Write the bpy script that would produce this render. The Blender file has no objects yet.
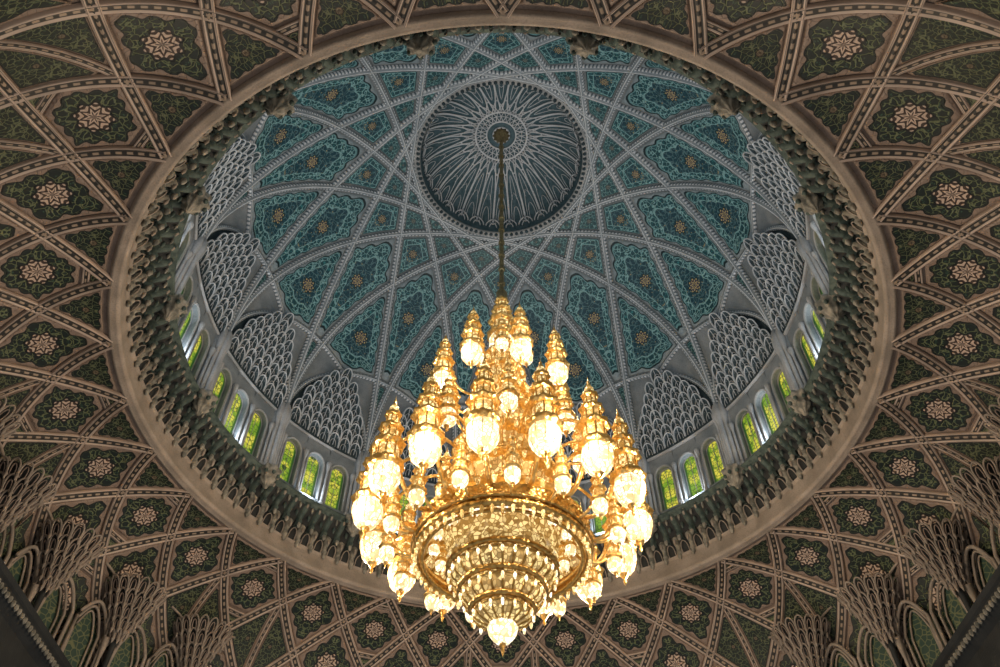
import bpy, math, random
import numpy as np
from math import sin, cos, pi, radians, degrees, acos, asin, atan2, sqrt, hypot
random.seed(4)
ZC = 1.6
D2R = pi/180
scene = bpy.context.scene

# ------------------------------------------------------------------ materials
class NT:
    def __init__(s, name):
        s.m = bpy.data.materials.new(name); s.m.use_nodes = True
        s.t = s.m.node_tree; s.t.nodes.clear()
        s.out = s.t.nodes.new('ShaderNodeOutputMaterial')
    def n(s, typ, **kw):
        nd = s.t.nodes.new(typ)
        for k, v in kw.items(): setattr(nd, k, v)
        return nd
    def link(s, a, b): s.t.links.new(a, b)
    def put(s, sock, v):
        if isinstance(v, bpy.types.NodeSocket): s.link(v, sock)
        elif v is not None:
            if isinstance(v, (tuple, list)) and len(v) == 3 and sock.type == 'RGBA': v = (*v, 1)
            sock.default_value = v
    def math(s, op, a, b=None, c=None, clamp=False):
        nd = s.n('ShaderNodeMath', operation=op); nd.use_clamp = clamp
        s.put(nd.inputs[0], a)
        if b is not None: s.put(nd.inputs[1], b)
        if c is not None: s.put(nd.inputs[2], c)
        return nd.outputs[0]
    def vmath(s, op, a, b=None, scale=None):
        nd = s.n('ShaderNodeVectorMath', operation=op)
        s.put(nd.inputs[0], a)
        if b is not None: s.put(nd.inputs[1], b)
        if scale is not None: s.put(nd.inputs['Scale'], scale)
        return nd.outputs['Value'] if op == 'LENGTH' else nd.outputs[0]
    def mix(s, f, a, b):
        nd = s.n('ShaderNodeMix', data_type='RGBA')
        s.put(nd.inputs[0], f); s.put(nd.inputs[6], a); s.put(nd.inputs[7], b)
        return nd.outputs[2]
    def step(s, v, lo, hi):
        nd = s.n('ShaderNodeMapRange'); nd.interpolation_type = 'SMOOTHSTEP'
        s.put(nd.inputs[0], v); nd.inputs[1].default_value = lo; nd.inputs[2].default_value = hi
        return nd.outputs[0]
    def band(s, v, a, b, w=.012):
        return s.math('MULTIPLY', s.step(v, a-w, a+w), s.math('SUBTRACT', 1.0, s.step(v, b-w, b+w)))
    def attr(s, name):
        nd = s.n('ShaderNodeAttribute'); nd.attribute_name = name; return nd.outputs['Vector']
    def sep(s, v):
        nd = s.n('ShaderNodeSeparateXYZ'); s.put(nd.inputs[0], v); return nd.outputs
    def comb(s, x, y, z):
        nd = s.n('ShaderNodeCombineXYZ'); s.put(nd.inputs[0], x); s.put(nd.inputs[1], y); s.put(nd.inputs[2], z); return nd.outputs[0]
    def noise(s, v, sc, det=3.0):
        nd = s.n('ShaderNodeTexNoise'); s.put(nd.inputs['Vector'], v)
        nd.inputs['Scale'].default_value = sc; nd.inputs['Detail'].default_value = det
        return nd
    def vor(s, v, sc, feat='F1'):
        nd = s.n('ShaderNodeTexVoronoi', feature=feat); s.put(nd.inputs['Vector'], v)
        nd.inputs['Scale'].default_value = sc
        return nd
    def bsdf(s, col, rough=.6, metal=0., emc=None, ems=0., bump=None, bd=.02, spec=.5):
        b = s.n('ShaderNodeBsdfPrincipled')
        s.put(b.inputs['Base Color'], col); s.put(b.inputs['Roughness'], rough); s.put(b.inputs['Metallic'], metal)
        b.inputs['Specular IOR Level'].default_value = spec
        if emc is not None:
            s.put(b.inputs['Emission Color'], emc); s.put(b.inputs['Emission Strength'], ems)
        if bump is not None:
            bn = s.n('ShaderNodeBump'); bn.inputs['Distance'].default_value = bd
            bn.inputs['Strength'].default_value = 1.0
            s.link(bump, bn.inputs['Height']); s.link(bn.outputs[0], b.inputs['Normal'])
        s.link(b.outputs[0], s.out.inputs[0]); return s.m

def stone(name, c1, c2, sc=1.5, rough=.75):
    t = NT(name); tc = t.n('ShaderNodeTexCoord').outputs['Object']
    f = t.noise(tc, sc, 5).outputs[0]
    g = t.noise(tc, sc*14, 2).outputs[0]
    c = t.mix(t.step(f, .3, .7), c1, c2)
    c = t.mix(t.math('MULTIPLY', t.step(g, .45, .75), .35), c, tuple(x*.5 for x in c1))
    return t.bsdf(c, rough, bump=g, bd=.01)

def ribmat(name, c_light, c_dark, c_mid, bead=9.0, solid=False):
    t = NT(name); u, v, w = t.sep(t.attr('rb'))[:3]
    av = t.math('ABSOLUTE', v)
    be = t.math('SINE', t.math('MULTIPLY', u, bead*2*pi))
    bm = t.step(be, -.5, .3)
    if solid:
        edge = t.step(av, .50, .58)
        mid = t.math('MULTIPLY', t.math('SUBTRACT', 1.0, t.step(av, .18, .28)), bm)
        groove = t.band(av, .76, .82, .02)
        col = t.mix(edge, c_dark, c_light)
        col = t.mix(mid, col, c_mid)
        col = t.mix(groove, col, c_dark)
    else:
        edge = t.step(av, .60, .68)
        mid = t.math('SUBTRACT', 1.0, t.step(av, .10, .18))
        pat = t.step(t.vor(t.comb(u, v, 0.0), bead*.9).outputs[0], .2, .45)
        base = t.mix(pat, c_mid, tuple((a+b)/2 for a, b in zip(c_mid, c_dark)))
        col = t.mix(edge, base, t.mix(bm, c_dark, c_light))
        col = t.mix(mid, col, c_light)
    tc = t.n('ShaderNodeTexCoord').outputs['Object']
    col = t.mix(t.math('MULTIPLY', t.step(t.noise(tc, 1.3, 4).outputs[0], .4, .7), .3), col, c_dark)
    return t.bsdf(col, .55)

def mosaic(name, bg, vine, flower, border, ros1, ros2, ground, sc=5.0, cut=.9, rosr=.45, vw=.07, inner=None, inm=.62, lobes=8):
    t = NT(name)
    x, y, z = t.sep(t.attr('pl'))[:3]
    s, m, size = t.sep(t.attr('ps'))[:3]
    ax = t.math('ABSOLUTE', x)
    v = t.comb(ax, y, z)
    nz = t.noise(v, 2.6, 2)
    vd = t.vmath('ADD', v, t.vmath('SCALE', t.vmath('SUBTRACT', nz.outputs['Color'], (.5, .5, .5)), scale=.4))
    e = t.vor(vd, sc, 'DISTANCE_TO_EDGE').outputs['Distance']
    vm = t.math('SUBTRACT', 1.0, t.step(e, vw*.5, vw*1.4))
    d1 = t.vor(vd, sc*2.3).outputs['Distance']
    fm = t.math('SUBTRACT', 1.0, t.step(d1, .2, .34))
    col = t.mix(fm, bg, flower)
    col = t.mix(vm, col, vine)
    if inner is not None:
        im = t.math('SUBTRACT', 1.0, t.step(m, inm-.02, inm+.02))
        col = t.mix(t.math('MULTIPLY', im, .62), col, inner)
        d2 = t.vor(vd, sc*1.5).outputs['Distance']
        sp = t.math('MULTIPLY', im, t.math('SUBTRACT', 1.0, t.step(d2, .12, .2)))
        col = t.mix(sp, col, ros2)
        col = t.mix(t.band(m, inm-.02, inm+.02), col, vine)
    ln = t.vmath('LENGTH', t.comb(x, y, 0.0))
    dd = t.math('DIVIDE', ln, size)
    ang = t.math('ARCTAN2', y, x)
    dl = t.math('MULTIPLY', dd, t.math('ADD', 1.0, t.math('MULTIPLY', t.math('COSINE', t.math('MULTIPLY', ang, float(lobes))), .13)))
    rm = t.math('SUBTRACT', 1.0, t.step(dl, rosr, rosr*1.08))
    a2 = t.math('ABSOLUTE', t.math('SINE', t.math('MULTIPLY', ang, lobes/2.0)))
    lace = t.math('SINE', t.math('MULTIPLY', t.math('ADD', t.math('MULTIPLY', dd, 2.2), t.math('MULTIPLY', a2, .35)), 14.0))
    rc = t.mix(t.step(lace, -.25, .25), ros1, ros2)
    halo = t.math('MULTIPLY', t.step(dl, rosr*1.0, rosr*1.05), t.math('SUBTRACT', 1.0, t.step(dl, rosr*1.22, rosr*1.28)))
    col = t.mix(halo, col, tuple(k*.35 for k in bg))
    col = t.mix(rm, col, rc)
    col = t.mix(t.band(m, cut-.085, cut-.045), col, border)
    col = t.mix(t.band(m, cut-.045, cut), col, tuple(k*.25 for k in bg))
    col = t.mix(t.step(m, cut-.006, cut+.006), col, ground)
    return t.bsdf(col, .5, bump=vm, bd=.015)

M = {}
M['grey'] = stone('dome_plaster', (.14, .165, .18), (.22, .24, .25))
M['rib'] = ribmat('dome_rib_plaster', (.54, .56, .57), (.10, .13, .15), (.28, .305, .32), 6)
M['tan'] = stone('tan_plaster', (.18, .13, .10), (.27, .20, .155))
M['tanrib'] = ribmat('tan_rib_plaster', (.54, .42, .335), (.018, .016, .012), (.36, .27, .19), 4, solid=True)
M['cream'] = stone('cream_moulding', (.23, .19, .15), (.34, .28, .225))
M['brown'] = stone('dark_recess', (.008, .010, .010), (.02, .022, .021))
M['corbel'] = stone('corbel_stone', (.11, .11, .09), (.34, .31, .25), 5)
M['corbel2'] = stone('corbel_dark_green', (.025, .045, .04), (.09, .12, .10), 5)
M['capital'] = stone('carved_capital', (.17, .125, .10), (.32, .245, .195), 4)
M['dmos'] = mosaic('dome_mosaic', (.008, .050, .060), (.19, .35, .35), (.025, .16, .17), (.12, .25, .26), (.010, .016, .06), (.38, .30, .14), (.21, .25, .265), 4.6, .955, .28, .075, (.006, .035, .055), .58)
M['smos'] = mosaic('dome_small_mosaic', (.009, .048, .056), (.15, .28, .28), (.02, .13, .13), (.09, .20, .21), (.02, .05, .09), (.2, .2, .13), (.21, .245, .26), 6, .95, .25, .075)
M['omos'] = mosaic('ceiling_mosaic', (.003, .010, .006), (.13, .155, .075), (.03, .075, .045), (.012, .02, .014), (.045, .025, .017), (.58, .44, .34), (.26, .19, .145), 5.4, .91, .42, .065)
M['omos2'] = mosaic('ceiling_small_mosaic', (.003, .010, .006), (.13, .15, .075), (.03, .07, .04), (.012, .02, .014), (.045, .022, .014), (.22, .18, .11), (.25, .185, .14), 7, .93, .20, .07)
M['petal'] = mosaic('medallion_mosaic', (.012, .040, .050), (.13, .22, .24), (.03, .11, .12), (.28, .35, .36), (.01, .03, .04), (.1, .15, .16), (.30, .36, .38), 6, .96, .1, .08)
M['white'] = stone('white_lace', (.34, .36, .37), (.46, .47, .47))
M['lace'] = stone('crown_lace', (.46, .48, .50), (.60, .61, .62))
M['pier'] = stone('pier_plaster', (.22, .23, .23), (.32, .32, .31))
M['niche'] = stone('blue_niche', (.014, .030, .038), (.04, .065, .075), 5)
M['crownbg'] = stone('crown_ground', (.03, .07, .085), (.07, .12, .14), 5)

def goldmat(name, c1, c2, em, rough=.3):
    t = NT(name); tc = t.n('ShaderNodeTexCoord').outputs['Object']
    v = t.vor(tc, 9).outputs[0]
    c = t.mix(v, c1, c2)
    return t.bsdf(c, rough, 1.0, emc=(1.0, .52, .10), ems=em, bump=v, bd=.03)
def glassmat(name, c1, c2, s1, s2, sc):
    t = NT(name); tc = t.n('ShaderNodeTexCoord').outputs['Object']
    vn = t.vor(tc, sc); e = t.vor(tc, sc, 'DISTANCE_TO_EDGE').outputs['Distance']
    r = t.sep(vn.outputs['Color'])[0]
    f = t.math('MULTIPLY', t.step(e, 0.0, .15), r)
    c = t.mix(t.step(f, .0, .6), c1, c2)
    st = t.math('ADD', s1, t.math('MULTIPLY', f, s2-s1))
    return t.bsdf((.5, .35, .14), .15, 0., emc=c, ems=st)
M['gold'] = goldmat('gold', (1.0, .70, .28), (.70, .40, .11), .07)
M['ringgold'] = goldmat('antique_gold', (.70, .45, .15), (.38, .22, .06), .0, .35)
M['rod'] = goldmat('dull_gold', (.50, .40, .22), (.30, .23, .12), 0, .5)
M['bowl'] = glassmat('crystal_bowl_glow', (1.0, .74, .34), (1.0, .95, .76), .85, 2.2, 9)
M['amber'] = glassmat('amber_crystal', (.85, .42, .07), (1.0, .80, .38), .22, 1.7, 11)
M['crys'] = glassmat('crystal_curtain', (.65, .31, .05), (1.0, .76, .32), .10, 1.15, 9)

def winmat():
    t = NT('stained_glass'); x, y, z = t.sep(t.attr('pl'))[:3]
    v = t.comb(t.math('ABSOLUTE', x), y, z)
    n = t.noise(v, 2.2, 2).outputs[0]
    e = t.vor(v, 6, 'DISTANCE_TO_EDGE').outputs['Distance']
    c = t.mix(t.step(n, .4, .6), (.20, .36, .02), (.80, .70, .08))
    dark = t.math('SUBTRACT', 1.0, t.step(e, .02, .10))
    c = t.mix(dark, c, (.02, .05, .01))
    edge = t.step(t.math('ABSOLUTE', x), .21, .27)
    c = t.mix(edge, c, (.015, .07, .015))
    return t.bsdf((.05, .08, .02), .3, emc=c, ems=.85)
M['win'] = winmat()
def nichewin():
    t = NT('green_niche'); tc = t.n('ShaderNodeTexCoord').outputs['Object']
    e = t.vor(tc, 5, 'DISTANCE_TO_EDGE').outputs['Distance']
    c = t.mix(t.step(e, .02, .1), (.14, .15, .07), (.02, .05, .035))
    return t.bsdf(c, .5)
M['gniche'] = nichewin()

# ------------------------------------------------------------------ mesh helpers
class MB:
    def __init__(s): s.V = []; s.F = []; s.M = []; s.A = {}
    def add(s, V, F, mi=0, **attrs):
        o = len(s.V); s.V.extend(V); s.F.extend([tuple(i+o for i in f) for f in F]); s.M.extend([mi]*len(F))
        for k, a in attrs.items():
            if k not in s.A: s.A[k] = []
            L = s.A[k]
            if len(L) < o: L.extend([(0, 0, 0)]*(o-len(L)))
            L.extend(a)
    def build(s, name, mats, parent=None, smooth=True, loc=None):
        me = bpy.data.meshes.new(name); me.from_pydata(s.V, [], s.F)
        for m in mats: me.materials.append(m)
        me.polygons.foreach_set('material_index', s.M)
        if smooth:
            me.polygons.foreach_set('use_smooth', [True]*len(s.F))
        for k, L in s.A.items():
            if len(L) < len(s.V): L.extend([(0, 0, 0)]*(len(s.V)-len(L)))
            at = me.attributes.new(k, 'FLOAT_VECTOR', 'POINT')
            at.data.foreach_set('vector', np.array(L, dtype=np.float32).ravel())
        me.update()
        ob = bpy.data.objects.new(name, me); scene.collection.objects.link(ob)
        if parent: ob.parent = parent
        else: ob.location = loc or (0, 0, ZC)
        return ob

def empty(name):
    e = bpy.data.objects.new(name, None); scene.collection.objects.link(e); e.location = (0, 0, ZC); return e

def pol(r, az, z): return (r*sin(az), r*cos(az), z)

def revolve(mb, prof, n=64, mi=0, cx=0, cy=0, cz=0, sc=1, a0=0, a1=2*pi, lobes=0, lamp=0):
    full = abs(a1-a0-2*pi) < 1e-6
    cols = n if full else n+1
    V = []; F = []
    for j in range(cols):
        a = a0+(a1-a0)*j/n
        k = 1+lamp*cos(lobes*a) if lobes else 1
        for r, z in prof: V.append((cx+sc*r*k*sin(a), cy+sc*r*k*cos(a), cz+sc*z))
    P = len(prof)
    for j in range(n):
        j2 = (j+1) % cols
        for i in range(P-1): F.append((j*P+i, j*P+i+1, j2*P+i+1, j2*P+i))
    mb.add(V, F, mi)

def sweep(mb, P, N, prof, mi=0, closed=False):
    P = np.array(P, float); N = np.array(N, float)
    n = len(P)
    if closed: T = np.roll(P, -1, 0)-np.roll(P, 1, 0)
    else: T = np.gradient(P, axis=0)
    T /= np.linalg.norm(T, axis=1)[:, None]+1e-9
    S = np.cross(T, N); S /= np.linalg.norm(S, axis=1)[:, None]+1e-9
    seg = np.linalg.norm(np.diff(P, axis=0), axis=1); U = np.concatenate([[0], np.cumsum(seg)])
    w = max(abs(p[0]) for p in prof)
    V = []; A = []
    for i in range(n):
        for a, b in prof:
            V.append(tuple(P[i]+S[i]*a+N[i]*b)); A.append((U[i], a/w, 0))
    k = len(prof); F = []
    for i in range(n if closed else n-1):
        i2 = (i+1) % n
        for j in range(k-1): F.append((i*k+j, i*k+j+1, i2*k+j+1, i2*k+j))
    mb.add(V, F, mi, rb=A)

def tube(mb, P, r, mi=0, k=6, closed=False):
    P = np.array(P, float); n = len(P)
    T = (np.roll(P, -1, 0)-np.roll(P, 1, 0)) if closed else np.gradient(P, axis=0)
    T /= np.linalg.norm(T, axis=1)[:, None]+1e-9
    ref = np.array([0.13, .21, 1.0]); ref /= np.linalg.norm(ref)
    S = np.cross(T, ref); S /= np.linalg.norm(S, axis=1)[:, None]+1e-9
    B = np.cross(T, S)
    rr = r if hasattr(r, '__len__') else [r]*n
    V = [tuple(P[i]+rr[i]*(S[i]*cos(2*pi*j/k)+B[i]*sin(2*pi*j/k))) for i in range(n) for j in range(k)]
    F = []
    for i in range(n if closed else n-1):
        i2 = (i+1) % n
        for j in range(k): F.append((i*k+j, i*k+(j+1) % k, i2*k+(j+1) % k, i2*k+j))
    mb.add(V, F, mi)

def cell(poly, margin, nray=72, ncusp=0, amp=.0, center=None):
    P = np.array(poly, float); Q = np.roll(P, -1, 0)
    a = (P[:, 0]*Q[:, 1]-Q[:, 0]*P[:, 1]); A = a.sum()/2
    c = np.array([((P[:, 0]+Q[:, 0])*a).sum(), ((P[:, 1]+Q[:, 1])*a).sum()])/(6*A) if center is None else np.array(center)
    E = Q-P; LE = (E**2).sum(1)+1e-12
    def dist(pt):
        t = np.clip(((pt-P)*E).sum(1)/LE, 0, 1)
        return np.sqrt((((P+E*t[:, None])-pt)**2).sum(1)).min()
    d0 = dist(c)
    if d0 < margin*1.15: return None
    dirs = []; T = []
    for i in range(nray):
        th = 2*pi*i/nray+pi/2; d = np.array([cos(th), sin(th)])
        den = d[0]*E[:, 1]-d[1]*E[:, 0]
        den = np.where(abs(den) < 1e-12, 1e-12, den)
        w = P-c
        t = (w[:, 0]*E[:, 1]-w[:, 1]*E[:, 0])/den
        u = (w[:, 0]*d[1]-w[:, 1]*d[0])/den
        ok = (t > 1e-6) & (u >= -1e-6) & (u <= 1+1e-6)
        tm = t[ok].min() if ok.any() else d0
        lo = 0; prev = 0; hi = tm
        for tt in np.linspace(0, tm, 30)[1:]:
            if dist(c+d*tt) < margin: hi = tt; lo = prev; break
            prev = tt
        for _ in range(8):
            mid = (lo+hi)/2
            if dist(c+d*mid) < margin: hi = mid
            else: lo = mid
        dirs.append(d); T.append(lo)
    pts = np.array([c+d*t for d, t in zip(dirs, T)])
    seg = np.linalg.norm(np.roll(pts, -1, 0)-pts, axis=1); per = np.concatenate([[0], np.cumsum(seg)])
    cu = [1-amp*abs(cos(pi*ncusp*per[i]/per[-1]))**3 if ncusp else 1 for i in range(nray)]
    return dict(c=c, d=dirs, T=T, cu=cu, size=min(T), n=nray)

RS = [.0, .3, .6, .8, .9, .97, 1.0]
def emit(mb, tp, mapf, mi=0, seed=0, h=.05):
    if tp is None: return
    V = []; PL = []; PS = []; F = []
    n = tp['n']; c = tp['c']
    V.append(mapf(c[0], c[1], h)); PL.append((0, 0, seed)); PS.append((0, 0, tp['size']))
    for s in RS[1:]:
        o = 0.0 if s == 1.0 else h
        for i in range(n):
            q = tp['d'][i]*tp['T'][i]*s
            V.append(mapf(c[0]+q[0], c[1]+q[1], o)); PL.append((q[0], q[1], seed))
            PS.append((s, s/tp['cu'][i], tp['size']))
    for i in range(n): F.append((0, 1+i, 1+(i+1) % n))
    for k in range(len(RS)-2):
        o = 1+k*n
        for i in range(n): F.append((o+i, o+n+i, o+n+(i+1) % n, o+(i+1) % n))
    mb.add(V, F, mi, pl=PL, ps=PS)

# ------------------------------------------------------------------ DOME
R = 10.4; H = 10.8; ZS = 22.5; DL = 11.25*D2R; KL = 10.6
def dn(ph):
    a, b = cos(ph)/R, sin(ph)/H; l = hypot(a, b); return a/l, b/l
def dome(az, ph, off=0):
    nr, nz = dn(ph); return pol(R*cos(ph)-off*nr, az, ZS+H*sin(ph)-off*nz)
def domeN(az, ph):
    nr, nz = dn(ph); return (-nr*sin(az), -nr*cos(az), -nz)
PHM = acos(3.66/R)
mb = MB(); V = []; F = []
NA, NP = 160, 44
for j in range(NA):
    for i in range(NP+1): V.append(dome(2*pi*j/NA, PHM*i/NP, -.02))
for j in range(NA):
    for i in range(NP): F.append((j*(NP+1)+i, j*(NP+1)+i+1, ((j+1) % NA)*(NP+1)+i+1, ((j+1) % NA)*(NP+1)+i))
mb.add(V, F)
DOME = mb.build('dome', [M['grey']])

def chord(k, azt, tmax=90, n=72):
    half = k*DL; rk = R*cos(half); c = R*sin(half); P = []; N = []
    for i in range(n+1):
        tau = radians(-tmax+2*tmax*i/n); s = c*sin(tau)
        r = hypot(rk, s); az = azt+atan2(s, rk); ph = acos(min(1, r/R))
        P.append(dome(az, ph)); N.append(domeN(az, ph))
    return P, N
ribprof = [(-.125, 0), (-.125, .12), (-.09, .16), (-.055, .12), (-.035, .21), (.035, .21), (.055, .12), (.09, .16), (.125, .12), (.125, 0)]
thin = [(-.085, 0), (-.085, .09), (-.05, .12), (0, .14), (.05, .12), (.085, .09), (.085, 0)]
mb = MB()
for i in range(16):
    azt = DL+2*DL*i
    P, N = chord(6, azt); sweep(mb, P, N, ribprof)
    P, N = chord(2, azt, n=40); sweep(mb, P, N, thin)
mb.build('dome_ribs', [M['rib']], DOME)

r6 = R*cos(6*DL); r2 = R*cos(2*DL)
def phr(r): return acos(max(-1, min(1, r/R)))
def sympoly(inner, outer, a1, n=10):
    pts = []
    for i in range(n+1):
        a = a1*i/n; ph = phr(inner(a)); pts.append((R*cos(ph)*a, KL*ph))
    for i in range(n-1, -1, -1):
        a = a1*i/n; ph = phr(outer(a)); pts.append((R*cos(ph)*a, KL*ph))
    left = [(-x, y) for x, y in pts[1:-1]][::-1]
    return pts+left
def dmap(az0):
    def f(p, q, off):
        ph = q/KL; r = R*cos(ph); return dome(az0+p/r, ph, off)
    return f
def meet(f, g, lo, hi):
    for _ in range(50):
        m = (lo+hi)/2
        if (f(m)-g(m))*(f(lo)-g(lo)) > 0: lo = m
        else: hi = m
    return (lo+hi)/2
mb = MB()
temps = []
for j in (1, 2, 3, 4):
    fi = lambda a, j=j: r6/cos((j-1)*DL+a); fo = lambda a, j=j: r6/cos((j+1)*DL-a)
    mg = {1: .14, 2: .17, 3: .18, 4: .20}[j]
    temps.append((cell(sympoly(fi, fo, DL), mg), DL if j % 2 else 0, 0 if j > 3 else 1))
fi = lambda a: r6/cos(4*DL+a)
fo = lambda a: min(r6/cos(6*DL-a), r2/cos(a))
temps.append((cell(sympoly(fi, fo, DL, 24), .20, nray=120, ncusp=16, amp=.08), DL, 0))
fi = lambda a: r6/cos(5*DL+a); fo = lambda a: r2/cos(DL-a)
am = meet(fi, fo, 0.001, DL*.98)
temps.append((cell(sympoly(fi, fo, am, 14), .18, nray=120, ncusp=14, amp=.08), 0, 0))
fi = lambda a: r2/cos(a); fo = lambda a: min(R*.9995, r6/cos(6*DL-a))
am = meet(fi, fo, 0.0005, DL*.9)
temps.append((cell(sympoly(fi, fo, am, 14), .15), DL, 1))
for tp, azo, mi in temps:
    for i in range(16):
        emit(mb, tp, dmap(azo+2*DL*i), mi, seed=mi*3.1+azo*7)
mb.build('dome_mosaic_panels', [M['dmos'], M['smos']], DOME)

# muqarnas lunettes above window groups
mb = MB()
def arch_pts(w, h, n=5):
    L = [(-w, 0), (-w, h*.35)]
    for i in range(1, n+1):
        t = i/n; L.append((-w*cos(t*pi/2)**.9 if t < 1 else 0, h*.35+h*.65*sin(t*pi/2*.9)/sin(pi/2*.9)))
    return L+[(-x, y) for x, y in L[:-1]][::-1]
for g in range(16):
    az0 = 2*DL*g
    mp = dmap(az0)
    nb = 14; V = []; F = []
    rows = []
    for i in range(nb+1):
        ph = radians(19.6)*i/nb*.999
        a = max(0, acos(min(1, cos(2*DL)/cos(ph)))-DL)
        rows.append((ph, R*cos(ph)*a))
    for i, (ph, w) in enumerate(rows):
        for k in range(5): V.append(mp(w*(k/2-1), KL*ph, .02))
    for i in range(nb):
        for k in range(4): F.append((i*5+k, i*5+k+1, (i+1)*5+k+1, (i+1)*5+k))
    mb.add(V, F, 1)
    nrow = 8; hh = .46
    for m in range(nrow):
        q0 = .05+m*hh*.95
        ph = (q0+.2)/KL
        if ph > radians(19): break
        a = acos(min(1, cos(2*DL)/cos(ph)))-DL; W = R*cos(ph)*a-.1
        wp = .26
        cnt = int(W/wp)
        xs = [(k-(cnt-1)/2)*2*wp*.98 for k in range(cnt)] if cnt else []
        off = .12+.045*m
        for x0 in xs:
            ap = arch_pts(wp*.92, hh*1.35)
            tube(mb, [mp(x0+x, q0+y, off+y*.12) for x, y in ap], .030, 0, 4)
            V = [mp(x0+x, q0+y, off+y*.12) for x, y in ap]; V.append(mp(x0, q0+hh*.5, off-.16)); nn = len(ap)
            mb.add(V, [(i, i+1, nn) for i in range(nn-1)], 1)
            tube(mb, [mp(x0, q0+hh*.1, off-.02), mp(x0, q0+hh*1.3, off+.07)], .016, 0, 4)
            ap2 = arch_pts(wp*.5, hh*.8)
            tube(mb, [mp(x0+x, q0+y, off-.03) for x, y in ap2], .015, 0, 4)
mb.build('muqarnas_lunettes', [M['white'], M['niche']], DOME, smooth=False)

# medallion (small inner dome)
MR = 3.66; MH = 2.75; MZ = 32.6
def med(az, be, off=0):
    nr, nz = cos(be)/MR, sin(be)/MH; l = hypot(nr, nz)
    return pol(MR*cos(be)-off*nr/l, az, MZ+MH*sin(be)-off*nz/l)
mb = MB(); V = []; F = []
for j in range(96):
    for i in range(21): V.append(med(2*pi*j/96, radians(89.5)*i/20))
for j in range(96):
    for i in range(20): F.append((j*21+i, j*21+i+1, ((j+1) % 96)*21+i+1, ((j+1) % 96)*21+i))
mb.add(V, F, 0)
def medmap(az0):
    def f(p, q, off):
        be = q/3.2; r = MR*cos(be); return med(az0+p/r, be, off)
    return f
NPET = 28; hw = pi/NPET
def pedge(be):
    b = degrees(be)
    return hw*.95 if b < 44 else hw*.95*max(0, cos((b-44)/26*pi/2))**.7
pts = []
for i in range(16):
    be = radians(10+60*i/15); pts.append((MR*cos(be)*pedge(be), 3.2*be))
poly = pts+[(-x, y) for x, y in pts[::-1]]
tp = cell(poly, .03)
pts2 = [(MR*cos(radians(b))*hw*.85*max(0, cos((b-1)/10*pi/2))**.6, 3.2*radians(b)) for b in np.linspace(1, 11, 8)]
def pin(f0, f1, w):
    out = []
    for i in range(12):
        b = 10+60*(f0+(f1-f0)*i/11); be = radians(b)
        k = 1-((i/11)**3)
        out.append((MR*cos(be)*hw*w*max(0, k)**.6, 3.2*be))
    return out
for i in range(NPET):
    az = 2*hw*i
    emit(mb, tp, medmap(az), 1, seed=5, h=-.04)
    mp = medmap(az)
    tube(mb, [mp(x, y, .05) for x, y in pts]+[mp(-x, y, .05) for x, y in pts[::-1]], .034, 2, 4)
    for f0, f1, w in ((.03, .55, .66), (.06, .34, .40), (.45, .8, .34)):
        pp = pin(f0, f1, w)
        tube(mb, [mp(x, y, .02) for x, y in pp]+[mp(-x, y, .02) for x, y in pp[::-1]], .018, 2, 4)
    mp2 = medmap(az+hw)
    tube(mb, [mp2(x, y+.25, .12) for x, y in pts2]+[mp2(-x, y+.25, .12) for x, y in pts2[::-1]], .035, 2, 4)
    tube(mb, [mp2(x*.5, y*.7+.15, .14) for x, y in pts2]+[mp2(-x*.5, y*.7+.15, .14) for x, y in pts2[::-1]], .03, 2, 4)
    for (b0, b1, s) in ((58, 70, 1), (58, 70, -1), (70, 79, 1), (70, 79, -1)):
        P = [med(az+s*hw*(1-t*2), radians(b0+(b1-b0)*t), .05) for t in np.linspace(0, 1, 5)]
        tube(mb, P, .022, 2, 4)
for b, rr in ((70.5, .05), (74.5, .02), (79, .04), (84, .05)):
    tube(mb, [med(2*pi*j/64, radians(b), .04) for j in range(64)], rr, 2, 5, closed=True)
mb.build('medallion', [M['crownbg'], M['petal'], M['lace']], DOME)
mb = MB()
revolve(mb, [(3.66, 32.62), (3.60, 32.45), (3.68, 32.36), (3.76, 32.44), (3.82, 32.36), (3.88, 32.4), (3.9, 32.55)], 128)
for j in range(96):
    a = 2*pi*j/96; revolve(mb, [(0, -.09), (.07, -.05), (.09, 0), (.05, .08)], 6, 1, 3.70*sin(a), 3.70*cos(a), 32.38)
mb.build('medallion_frame', [M['pier'], M['niche']], DOME)

# ------------------------------------------------------------------ DRUM
mb = MB()
revolve(mb, [(10.74, 19.3), (10.74, 22.6), (10.4, 22.6)], 160)
DRUM = mb.build('wall_drum', [M['grey']])
BW = 6.2*D2R*10.4/2
z0, z1, zt = 19.75, 21.35, 22.5
hwid = .37
def wmap(az, x, z, r): return pol(r, az+x/10.4, z)
arch = [(-hwid, z0), (-hwid, (z0+z1)/2), (-hwid, z1)]
for i in range(1, 12):
    t = pi-pi*i/12; arch.append((hwid*cos(t), z1+hwid*1.25*sin(t)))
arch += [(hwid, z1), (hwid, (z0+z1)/2), (hwid, z0)]
rect = []
for x, z in arch:
    if z <= z1: rect.append((math.copysign(BW, x), z))
    else:
        dx, dz = x, z-z1
        k = min(BW/abs(dx) if abs(dx) > 1e-6 else 1e9, (zt-z1)/dz if dz > 1e-6 else 1e9)
        rect.append((dx*k, z1+dz*k))
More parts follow.
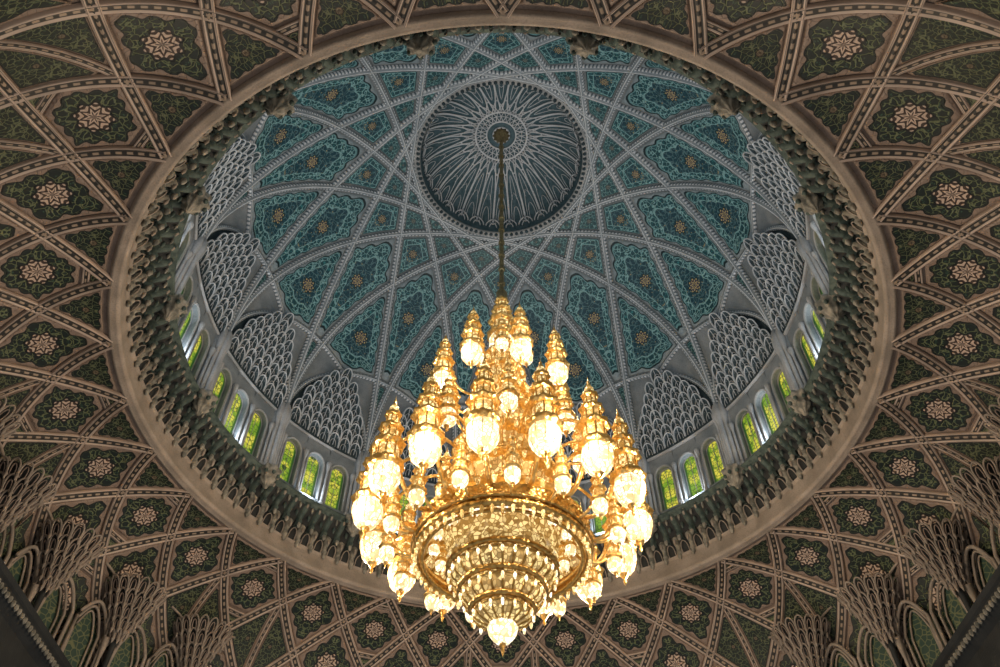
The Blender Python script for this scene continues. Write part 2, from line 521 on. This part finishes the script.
for g in range(16):
    mb = MB()
    for w in (-1, 0, 1):
        az = 2*DL*g+w*6.2*D2R
        n = len(arch)
        V = [wmap(az, x, z, 10.42) for x, z in arch]+[wmap(az, x, z, 10.42) for x, z in rect]+[wmap(az, x, z, 10.7) for x, z in arch]
        F = [(i, i+1, n+i+1, n+i) for i in range(n-1)]+[(i, i+1, 2*n+i+1, 2*n+i) for i in range(n-1)]
        mb.add(V, F, 0)
        V = [wmap(az, -BW, 19.4, 10.42), wmap(az, BW, 19.4, 10.42), wmap(az, BW, z0, 10.42), wmap(az, -BW, z0, 10.42), wmap(az, -hwid, z0, 10.7), wmap(az, hwid, z0, 10.7)]
        mb.add(V, [(0, 1, 2, 3), (3, 2, 5, 4)], 0)
        tube(mb, [wmap(az, x*1.07, z+(.03 if z > z1 else 0), 10.4) for x, z in arch], .05, 1, 5)
        tube(mb, [wmap(az, x*.86, z, 10.6) for x, z in arch], .025, 1, 4)
        V = [wmap(az, x, z, 10.66) for x, z in arch]; V.append(wmap(az, 0, 20.6, 10.66))
        F = [(i, (i+1) % n, n) for i in range(n)]
        mb.add(V, F, 2, pl=[(x, z, g*.7+w) for x, z in arch]+[(0, 20.6, g*.7+w)])
        tube(mb, [wmap(az, 0, z0, 10.62), wmap(az, 0, 21.8, 10.62)], .014, 1, 4)
    for w in (-1.5, -.5, .5, 1.5):
        az = 2*DL*g+w*6.2*D2R; x, y, _ = pol(10.32, az, 0)
        revolve(mb, [(.1, 19.45), (.1, 19.65), (.06, 19.75), (.05, 21.2), (.07, 21.3), (.11, 21.5), (.11, 21.6), (.05, 21.65)], 8, 1, x, y)
    tube(mb, [pol(10.36, 2*DL*g+a*D2R, 22.42) for a in np.linspace(-9.3, 9.3, 12)], .07, 1, 5)
    mb.build('window_%d' % (g+1), [M['grey'], M['pier'], M['win']], smooth=False)

mb = MB()
for i in range(16):
    az = DL+2*DL*i
    for da, rr, rad in ((-1.0, 10.28, .09), (0, 10.2, .11), (1.0, 10.28, .09)):
        x, y, _ = pol(rr, az+da*D2R, 0)
        revolve(mb, [(rad*1.5, 19.35), (rad*1.5, 19.6), (rad*1.1, 19.75), (rad, 19.9), (rad, 21.8), (rad*1.1, 21.9), (rad*1.7, 22.2), (rad*1.8, 22.35), (rad*1.2, 22.8), (0, 23.1)], 10, 0, x, y)
    V = [pol(r, az+a*D2R, z) for z in (19.4, 22.5) for r, a in ((10.5, -2.1), (10.36, -1.9), (10.36, 1.9), (10.5, 2.1))]
    mb.add(V, [(0, 1, 5, 4), (1, 2, 6, 5), (2, 3, 7, 6)], 1)
    x, y, _ = pol(10.12, az, 0)
    revolve(mb, [(0, 18.6), (.08, 18.65), (.10, 18.77), (.2, 18.85), (.28, 18.98), (.24, 19.08), (.36, 19.18), (.42, 19.36), (.38, 19.46), (.2, 19.5)], 32, 2, x, y, lobes=8, lamp=.14)
    for q in range(8):
        a = 2*pi*q/8
        revolve(mb, [(0, -.1), (.05, -.06), (.08, 0), (.05, .08)], 6, 3, x+.36*sin(a), y+.36*cos(a), 19.16)
mb.build('drum_piers', [M['pier'], M['grey'], M['corbel'], M['corbel2']], DRUM)

# ------------------------------------------------------------------ CORNICE
mb = MB()
revolve(mb, [(10.75, 19.42), (10.12, 19.42), (10.08, 19.37), (10.12, 19.30), (10.2, 19.28), (10.24, 19.15)], 192, 4)
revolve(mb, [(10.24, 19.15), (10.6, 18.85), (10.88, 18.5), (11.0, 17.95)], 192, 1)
NC = 120
def bracket(a, prof, wa, mi):
    V = []; K = len(prof)
    for k, (r, z) in enumerate(prof):
        w = wa*(.75+.35*k/K)/10.6
        V += [pol(r+.18, a-w, z+.02), pol(r+.03, a-w*.75, z), pol(r-.03, a-w*.2, z-.02), pol(r-.03, a+w*.2, z-.02), pol(r+.03, a+w*.75, z), pol(r+.18, a+w, z+.02)]
    F = []
    for k in range(K-1):
        for q in range(5): F.append((k*6+q, k*6+q+1, (k+1)*6+q+1, (k+1)*6+q))
    F.append((0, 1, 2, 3, 4, 5))
    mb.add(V, F, mi)
lowp = [(10.98, 17.98), (10.90, 17.94), (10.83, 17.98), (10.80, 18.08), (10.87, 18.2), (10.84, 18.32), (10.70, 18.42), (10.64, 18.56), (10.75, 18.7)]
upp = [(10.72, 18.5), (10.58, 18.44), (10.5, 18.5), (10.46, 18.6), (10.54, 18.72), (10.45, 18.84), (10.3, 18.95), (10.2, 19.1), (10.16, 19.22), (10.4, 19.24)]
for j in range(NC):
    a = 2*pi*(j+.5)/NC; a2 = 2*pi*j/NC
    bracket(a, lowp, .12, 2); bracket(a2, upp, .13, 4)
    # small pointed niche between the lower brackets
    ap = arch_pts(.14, .42, 4)
    P = [pol(10.93-.42*yy, a2+xx/10.8, 18.02+yy*.95) for xx, yy in ap]
    tube(mb, P, .022, 0, 4)
    for (aa, r, z, rad, mi) in ((a, 10.88, 17.90, .085, 2), (a, 10.66, 18.40, .06, 0), (a2, 10.54, 18.42, .09, 2), (a2, 10.2, 19.12, .06, 0), (a, 10.26, 19.04, .05, 2), (a, 10.42, 18.78, .06, 4)):
        x, y, _ = pol(r, aa, 0)
        revolve(mb, [(0, -.14), (rad*.5, -.11), (rad, 0), (rad*.8, .1), (rad*.4, .14)], 6, mi, x, y, z)
revolve(mb, [(10.9, 18.0), (10.97, 17.93), (10.95, 17.86), (10.95, 17.42), (10.91, 17.36), (10.93, 17.27), (11.0, 17.22), (11.08, 17.25), (11.12, 17.2), (11.2, 17.22), (11.25, 17.3)], 192, 3)
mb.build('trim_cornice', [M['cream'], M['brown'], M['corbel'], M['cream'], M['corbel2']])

# ------------------------------------------------------------------ OUTER CEILING (cove)
CR0, CZ0, CA, CB = 11.18, 17.3, 4.17, 5.0
ps = np.linspace(0, pi/2, 200)
rr_ = CR0+CA*np.sin(ps); zz_ = CZ0-CB*(1-np.cos(ps))
LL = np.concatenate([[0], np.cumsum(np.hypot(np.diff(rr_), np.diff(zz_)))]); LT = LL[-1]
def cpsi(L): return float(np.interp(L, LL, ps))
def cove(az, L, off=0):
    p = cpsi(L); r = CR0+CA*sin(p); z = CZ0-CB*(1-cos(p))
    tr, tz = CA*cos(p), -CB*sin(p); l = hypot(tr, tz); nr, nz = tz/l, -tr/l
    return pol(r+off*nr, az, z+off*nz)
def coveN(az, L):
    p = cpsi(L); tr, tz = CA*cos(p), -CB*sin(p); l = hypot(tr, tz); nr, nz = tz/l, -tr/l
    return (nr*sin(az), nr*cos(az), nz)
def cover(L): return CR0+CA*sin(cpsi(L))
mb = MB(); V = []; F = []
for j in range(128):
    for i in range(25): V.append(cove(2*pi*j/128, LT*i/24, -.02))
for j in range(128):
    for i in range(24): F.append((j*25+i, j*25+i+1, ((j+1) % 128)*25+i+1, ((j+1) % 128)*25+i))
mb.add(V, F)
CEIL = mb.build('ceiling', [M['tan']])
PP = 1.72; DA = 5.625*D2R
mb = MB()
crib = [(-.15, 0), (-.15, .09), (-.115, .13), (-.08, .08), (-.03, .08), (0, .11), (.03, .08), (.08, .08), (.115, .13), (.15, .09), (.15, 0)]
cthin = [(-.085, 0), (-.085, .07), (-.05, .05), (.05, .05), (.085, .07), (.085, 0)]
for i in range(32):
    for s in (-1, 1):
        Ls = np.linspace(0, LT, 40)
        az = [2*DA*i+s*DA*L/PP for L in Ls]
        sweep(mb, [cove(a, L) for a, L in zip(az, Ls)], [coveN(a, L) for a, L in zip(az, Ls)], crib)
def cmap(az0):
    def f(p, q, off): return cove(az0+p/cover(q), q, off)
    return f
def ptc(a, L): return (cover(L)*a, L)
def strip(az0, a, L):
    P = [cove(az0+t*a, L) for t in np.linspace(-1, 1, 7)]; N = [coveN(az0+t*a, L) for t in np.linspace(-1, 1, 7)]
    sweep(mb, P, N, cthin)
def mstrip(az0, l0, l1):
    Ls = np.linspace(l0, l1, 8)
    sweep(mb, [cove(az0, L) for L in Ls], [coveN(az0, L) for L in Ls], cthin)
mp_ = MB()
for n in range(0, 6):
    Lc = n*PP
    if Lc-PP > LT-.6: break
    lo = max(0, Lc-PP); hi = min(LT, Lc+PP)
    wid = lambda L: DA*(1-abs(L-Lc)/PP)
    def polyrange(a, b, k=8, halfside=False):
        Ls = np.linspace(a, b, k)
        if a < Lc < b: Ls = sorted(set(list(Ls)+[Lc]))
        R_ = [ptc(wid(L), L) for L in Ls]
        if halfside: return R_+[(0, y) for x, y in R_[::-1]]
        return R_+[(-x, y) for x, y in R_[::-1]]
    full = cell(polyrange(lo, hi), .19, nray=120, ncusp=12, amp=.13)
    hr = cell(polyrange(lo, hi, halfside=True), .14, nray=72) if n == 2 else None
    hl = None
    if hr:
        pl_ = [(-x, y) for x, y in polyrange(lo, hi, halfside=True)]
        hl = cell(pl_, .14, nray=72)
    t = .64
    a_, b_ = max(lo, Lc-t*PP), min(hi, Lc+t*PP)
    hexa = cell(polyrange(a_, b_), .17, nray=120, ncusp=14, amp=.11) if b_-a_ > .8 else None
    tipi = cell(polyrange(lo, a_), .11) if a_-lo > .3 else None
    tipo = cell(polyrange(b_, hi), .11) if hi-b_ > .3 else None
    for i in range(32):
        az = 2*DA*i+(DA if n % 2 == 0 else 0)
        tr = (i % 2 == 0) if n % 2 == 1 else False
        if n == 0:
            emit(mp_, full, cmap(az), 1, 1.0)
        elif tr:
            emit(mp_, hexa, cmap(az), 0, n*2.0)
            emit(mp_, tipi, cmap(az), 1, n+.3); emit(mp_, tipo, cmap(az), 1, n+.6)
            if a_ > lo: strip(az, wid(a_), a_)
            if b_ < hi: strip(az, wid(b_), b_)
        elif n == 2 and (i % 4 in (0, 3)):
            emit(mp_, hr, cmap(az), 1, 2.2); emit(mp_, hl, cmap(az), 1, 2.2); mstrip(az, lo, hi)
        else:
            emit(mp_, full, cmap(az), 0, n*1.7)
mb.build('ceiling_ribs', [M['tanrib']], CEIL)
mp_.build('ceiling_mosaic_panels', [M['omos'], M['omos2']], CEIL)

# walls below the cove
mb = MB()
revolve(mb, [(15.4, 12.3), (15.0, 12.25), (14.9, 12.0), (15.1, 11.8), (15.3, 11.6)], 96, 0)
revolve(mb, [(15.4, 11.7), (15.4, 7.0)], 96, 1)
mb.build('wall_lower', [M['brown'], M['tan']])
for sgn, nm in ((-1, 'left'), (1, 'right')):
    mb = MB()
    prof = [(13.3, 12.25), (12.75, 12.2), (12.6, 12.08), (12.66, 11.96), (12.72, 11.9), (12.7, 11.75), (12.85, 11.6), (12.95, 11.5), (13.0, 8.0)]
    V = [(sgn*x, y, z) for y in (-9, 9) for x, z in prof]; k = len(prof)
    mb.add(V, [(i, i+1, k+i+1, k+i) for i in range(k-1)], 0)
    for q in range(90):
        revolve(mb, [(0, -.1), (.05, -.06), (.07, 0), (.05, .08)], 6, 1, sgn*12.7, -9+.2*q, 11.72)
    mb.build('wall_%s' % nm, [M['brown'], M['corbel']], smooth=False)
# muqarnas capitals, columns and arches of the squinch zone
mb = MB()
caz = [48.5, 60.5, 73.0, 84.5, 96.0]
for sgn in (-1, 1):
    for k, ad in enumerate(caz):
        az = sgn*ad*D2R; r0 = 14.05
        x, y, _ = pol(r0, az, 0)
        revolve(mb, [(.06, 12.2), (.10, 13.5), (.22, 13.7), (.3, 13.95), (.45, 14.3), (.62, 14.7), (.85, 15.3)], 32, 3, x, y)
        tiers = ((.12, .24, 13.5, .34, 7), (.24, .38, 13.78, .38, 9), (.38, .56, 14.1, .42, 12), (.55, .78, 14.46, .46, 15), (.76, 1.0, 14.86, .45, 18))
        for ti, (ra, rb_, zb, hh, nn) in enumerate(tiers):
            for q in range(nn):
                a = 2*pi*(q+.5*(ti % 2))/nn
                hwq = pi/nn*.92
                ap = arch_pts(1.0, 1.0, 4)
                P = []
                for px, py in ap:
                    rr = ra+(rb_-ra)*py
                    P.append((x+(rr+.03)*sin(a+px*hwq), y+(rr+.03)*cos(a+px*hwq), zb+hh*py))
                tube(mb, P, .034, 1, 4)
                P2 = []
                for px, py in ap:
                    rr = ra+(rb_-ra)*py*.7
                    P2.append((x+(rr+.02)*sin(a+px*hwq*.5), y+(rr+.02)*cos(a+px*hwq*.5), zb+hh*py*.7))
                tube(mb, P2, .02, 0, 4)
                revolve(mb, [(0, -.16), (.03, -.1), (.06, 0), (.03, .07)], 5, 1, x+(ra+.06)*sin(a+hwq), y+(ra+.06)*cos(a+hwq), zb)
        for da in (-6, -3, 0, 3, 6):
            P = []
            for t in np.linspace(0, 1, 8):
                p0 = pol(r0+.1, az, 14.5); p1 = cove(az+da*D2R*.9, 3.6, .05)
                P.append(tuple(p0[i_]+(p1[i_]-p0[i_])*t+(.25*sin(pi*t) if i_ == 2 else 0) for i_ in range(3)))
            tube(mb, P, .045, 1, 5)
        for dx in (-.2, .2):
            xx, yy, _ = pol(14.2, az+dx/14.3, 0)
            revolve(mb, [(.07, 9.0), (.055, 12.9), (.1, 13.3), (.12, 13.55)], 8, 1, xx, yy)
    for a0, a1 in zip(caz[:-1], caz[1:]):
        for sub in (0, 1):
            mid = a0+(a1-a0)*(.27+.46*sub); half = (a1-a0)*.2
            for sc, r, zz, rad in ((1, 14.3, 0, .06), (.8, 14.45, -.12, .045), (.6, 14.55, -.25, .035)):
                P = []
                for t in np.linspace(-1, 1, 13):
                    P.append(pol(r, sgn*(mid+t*half*sc)*D2R, 14.5-.8*abs(t)**1.8+zz))
                P = [pol(r, sgn*(mid-half*sc)*D2R, 11.5)]+P+[pol(r, sgn*(mid+half*sc)*D2R, 11.5)]
                tube(mb, P, rad, 1, 6)
            V = []
            for t in np.linspace(-1, 1, 13):
                V.append(pol(14.62, sgn*(mid+t*half*.9)*D2R, 14.4-.8*abs(t)**1.8)); V.append(pol(14.62, sgn*(mid+t*half*.9)*D2R, 11.0))
            mb.add(V, [(2*i, 2*i+1, 2*i+3, 2*i+2) for i in range(12)], 2)
mb.build('squinch_arcade', [M['capital'], M['cream'], M['gniche'], M['brown']], CEIL)

# ------------------------------------------------------------------ CHANDELIER
CH = empty('chandelier')
gold = MB(); bowl = MB(); amb = MB(); crys = MB()
def lamp(x, y, z, s=1.0, h=1.0):
    k = dict(cx=x, cy=y, cz=z, sc=s)
    revolve(gold, [(0, -.85), (.03, -.8), (.05, -.72), (.02, -.68), (.09, -.6), (.13, -.5)], 10, **k)
    revolve(bowl, [(.11, -.53), (.2, -.47), (.30, -.34), (.37, -.15), (.385, .02), (.36, .16), (.33, .24)], 20, lobes=10, lamp=.03, **k)
    revolve(gold, [(.33, .2), (.41, .24), (.45, .31), (.44, .36), (.36, .38), (.38, .44), (.3, .48)], 20, lobes=10, lamp=.05, **k)
    for q in range(10):
        a = 2*pi*q/10
        tube(gold, [(x+s*r*sin(a), y+s*r*cos(a), z+s*zz) for r, zz in ((.36, .22), (.395, .02), (.375, -.15), (.31, -.34), (.14, -.52))], .010*s, 0, 3)
    zc = .42
    for r, hh in ((.28, .54*h), (.215, .46*h), (.15, .40*h)):
        revolve(amb, [(r*.92, zc), (r*.97, zc+hh*.3), (r*.97, zc+hh*.7), (r*.85, zc+hh)], 14, **k)
        for q in range(8):
            a = 2*pi*q/8
            P = [(x+s*r*1.04*sin(a), y+s*r*1.04*cos(a), z+s*(zc+hh*t)) for t in (0, .5, 1)]
            tube(gold, P, .024*s, 0, 4)
        revolve(gold, [(r*.9, zc+hh-.06), (r*1.2, zc+hh-.04), (r*1.42, zc+hh), (r*1.46, zc+hh+.05), (r*1.1, zc+hh+.09), (r*.7, zc+hh+.12)], 16, lobes=8, lamp=.07, **k)
        zc += hh+.09
    revolve(amb, [(.10, zc), (.135, zc+.1), (.11, zc+.22), (.04, zc+.3)], 12, **k)
    revolve(gold, [(.05, zc+.28), (.07, zc+.33), (.02, zc+.38), (.045, zc+.45), (.015, zc+.5), (.0, zc+.7)], 8, **k)
def arm(p0, p1, sag, r=.05):
    P = []
    for t in np.linspace(0, 1, 10):
        q = [a+(b-a)*t for a, b in zip(p0, p1)]; q[2] -= sag*sin(pi*t); P.append(q)
    tube(gold, P, r, 0, 6)
for i in range(15):
    a = radians(180+7.6+24*i); x, y = 3.4*sin(a), 3.4*cos(a)
    lamp(x, y, 12.65, 1.0, 1.0)
    arm((2.2*sin(a), 2.2*cos(a), 12.2), (x*.9, y*.9, 13.0), .35, .06)
    arm((1.5*sin(a), 1.5*cos(a), 14.6), (x*.92, y*.92, 13.9), -.4, .05)
for i in range(15):
    a = radians(180+7.6+12+24*i); x, y = 2.85*sin(a), 2.85*cos(a)
    lamp(x, y, 11.9, .5)
    arm((2.1*sin(a), 2.1*cos(a), 11.9), (x, y, 12.3), .2, .04)
for i in range(8):
    a = radians(180+41+45*i); x, y = 2.2*sin(a), 2.2*cos(a)
    lamp(x, y, 14.9, .66)
    arm((1.2*sin(a), 1.2*cos(a), 15.0), (x*.9, y*.9, 15.2), .25, .04)
for i in range(8):
    a = radians(180-17+45*i); x, y = 1.85*sin(a), 1.85*cos(a)
    lamp(x, y, 17.5, .82)
    arm((.7*sin(a), .7*cos(a), 17.3), (x*.9, y*.9, 17.8), .3, .045)
lamp(0, 0, 19.9, 1.1)
for i in range(5):
    a = radians(36+72*i); x, y = .8*sin(a), .8*cos(a)
    lamp(x, y, 18.9, .55); arm((.2*sin(a), .2*cos(a), 18.9), (x, y, 19.2), .2, .035)
plates = [(1.95, 12.6, 1.8), (1.5, 13.9, 1.4), (1.3, 15.1, 1.2), (1.05, 16.3, .95), (.85, 17.3, .8), (.65, 18.3, .6), (.45, 19.2, .4)]
for i, (r, z, rc) in enumerate(plates):
    revolve(gold, [(r*.7, z-.02), (r, z-.04), (r+.1, z+.03), (r+.06, z+.1), (r*.8, z+.18), (r*.6, z+.2)], 48, lobes=16, lamp=.02)
    hnext = plates[i+1][1]-z if i+1 < len(plates) else .7
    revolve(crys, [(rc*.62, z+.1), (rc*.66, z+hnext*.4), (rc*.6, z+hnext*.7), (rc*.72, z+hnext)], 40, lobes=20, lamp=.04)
    for q in range(20):
        a = 2*pi*q/20
        tube(gold, [((rc*f+.02)*sin(a), (rc*f+.02)*cos(a), z+hnext*t) for f, t in ((.66, .1), (.68, .4), (.63, .7), (.74, 1))], .02, 0, 4)
    nn = int(14*r)+4
    for q in range(nn):
        a = 2*pi*q/nn; revolve(amb, [(0, -.2), (.05, -.12), (.075, 0), (.05, .1), (.02, .16)], 6, 0, (r+.02)*sin(a), (r+.02)*cos(a), z-.02)
def torus(mbx, r, z, t, mi=0, n=96, k=8):
    tube(mbx, [(r*sin(2*pi*j/n), r*cos(2*pi*j/n), z) for j in range(n)], t, mi, k, closed=True)
GR = 2.12; GZ = 11.72
torus(gold, GR, GZ, .10, 1); torus(gold, GR+.08, GZ+.15, .06, 1); torus(gold, GR-.08, GZ+.2, .05); torus(gold, GR-.17, GZ-.1, .045, 1)
revolve(gold, [(GR, GZ-.05), (GR+.06, GZ+.1), (GR+.02, GZ+.4), (GR+.08, GZ+.5)], 96, 1, lobes=48, lamp=.01)
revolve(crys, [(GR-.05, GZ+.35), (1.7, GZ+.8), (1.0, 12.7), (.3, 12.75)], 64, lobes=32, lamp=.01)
for q in range(24):
    a = 2*pi*q/24
    tube(gold, [(r*sin(a), r*cos(a), z) for r, z in ((GR-.05, GZ+.28), (1.7, GZ+.7), (1.0, 12.6), (.4, 12.65))], .045, 1, 4)
for q in range(56):
    a = 2*pi*q/56
    revolve(amb, [(0, -.22), (.04, -.15), (.055, -.03), (.03, .08)], 6, 0, GR*sin(a), GR*cos(a), GZ-.1)
for i in range(16):
    a = 2*pi*i/16; x, y = 1.68*sin(a), 1.68*cos(a); lamp(x, y, 11.95, .36)
def step(r0, z0_, r1, z1_, n, mbx=crys):
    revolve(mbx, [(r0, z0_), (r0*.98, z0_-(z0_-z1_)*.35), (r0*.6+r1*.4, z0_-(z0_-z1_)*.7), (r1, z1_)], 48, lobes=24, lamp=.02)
    torus(gold, r0+.03, z0_, .08, 1, n=64, k=6); torus(gold, r0+.0, z0_-.15, .035, 1, n=64, k=5)
    for q in range(n):
        a = 2*pi*q/n; revolve(bowl, [(0, -.13), (.03, -.09), (.045, 0), (.03, .06)], 6, 0, (r0+.01)*sin(a), (r0+.01)*cos(a), z0_-.2)
    for q in range(0, n):
        a = 2*pi*q/n
        tube(gold, [(rr*sin(a), rr*cos(a), zz) for rr, zz in ((r0, z0_), (r0*1.0, z0_-(z0_-z1_)*.35), ((r0*.6+r1*.4)*1.03, z0_-(z0_-z1_)*.7), (r1, z1_))], .028, 1, 4)
step(1.28, 11.3, .95, 10.8, 28); step(.98, 10.8, .66, 10.3, 22); step(.70, 10.3, .32, 9.9, 16)
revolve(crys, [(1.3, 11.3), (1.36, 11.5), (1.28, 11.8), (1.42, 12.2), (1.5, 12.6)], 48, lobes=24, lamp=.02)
revolve(bowl, [(.30, 9.98), (.34, 9.85), (.3, 9.65), (.16, 9.5), (.05, 9.45)], 16, lobes=8, lamp=.04)
revolve(gold, [(.07, 9.48), (.08, 9.4), (.03, 9.36), (.05, 9.3), (0, 9.15)], 8)
rod = MB()
revolve(rod, [(.085, 22.3), (.085, 35.1)], 10)
for z in np.arange(23.2, 35, .9): revolve(rod, [(.085, z-.1), (.125, z-.04), (.125, z+.04), (.085, z+.1)], 10)
revolve(rod, [(.08, 22.0), (.18, 22.3), (.2, 22.6), (.09, 22.8)], 12)
revolve(rod, [(.08, 34.7), (.14, 34.85), (.25, 35.0), (.32, 35.12), (.38, 35.22), (.0, 35.26)], 24, lobes=12, lamp=.12)
gold.build('gold_frame', [M['gold'], M['ringgold']], CH)
bowl.build('crystal_bowls', [M['bowl']], CH)
amb.build('lamp_crystals', [M['amber']], CH)
crys.build('crystal_curtains', [M['crys']], CH)
rod.build('suspension_rod', [M['rod']], CH)

# ------------------------------------------------------------------ LIGHTS
def light(name, typ, loc, energy, col, size=.03, aim=None, parent=None):
    l = bpy.data.lights.new(name, typ); l.energy = energy; l.color = col
    if typ == 'AREA': l.size = size; l.shape = 'DISK'
    else: l.shadow_soft_size = size
    o = bpy.data.objects.new(name, l); scene.collection.objects.link(o)
    o.location = (loc[0], loc[1], loc[2]) if parent else (loc[0], loc[1], loc[2]+ZC)
    if parent: o.parent = parent
    if aim is not None:
        from mathutils import Vector
        d = Vector(aim)-Vector(loc); o.rotation_euler = d.to_track_quat('-Z', 'Y').to_euler()
    return o
for i in range(8):
    a = 2*pi*(i+.5)/8
    light('bulb_%d' % i, 'POINT', pol(4.3, a, 12.4), 390, (1.0, .80, .60), .03, parent=CH)
for i in range(6):
    a = 2*pi*(i+.5)/6
    light('bulb_up_%d' % i, 'POINT', pol(2.6, a, 17.2), 130, (1.0, .85, .66), .03, parent=CH)
for i in range(16):
    az = 2*DL*i
    light('dome_fill', 'AREA', pol(10.28, az, 19.5), 62, (.78, .88, 1.0), .3, aim=pol(3.5, az, 31))  # added fill lights on the ledge, no visible fittings, to brighten the dome
w = bpy.data.worlds.new('ambient'); scene.world = w; w.use_nodes = True
w.node_tree.nodes['Background'].inputs[0].default_value = (.90, .91, .92, 1)
w.node_tree.nodes['Background'].inputs[1].default_value = .38

# ------------------------------------------------------------------ CAMERA
cam = bpy.data.cameras.new('camera'); co = bpy.data.objects.new('camera', cam); scene.collection.objects.link(co)
co.location = (-.06, -16.52, ZC); co.rotation_euler = (radians(141), 0, 0)
cam.lens = 28.8; cam.sensor_width = 36; cam.clip_end = 200
scene.camera = co
scene.view_settings.view_transform = 'Standard'
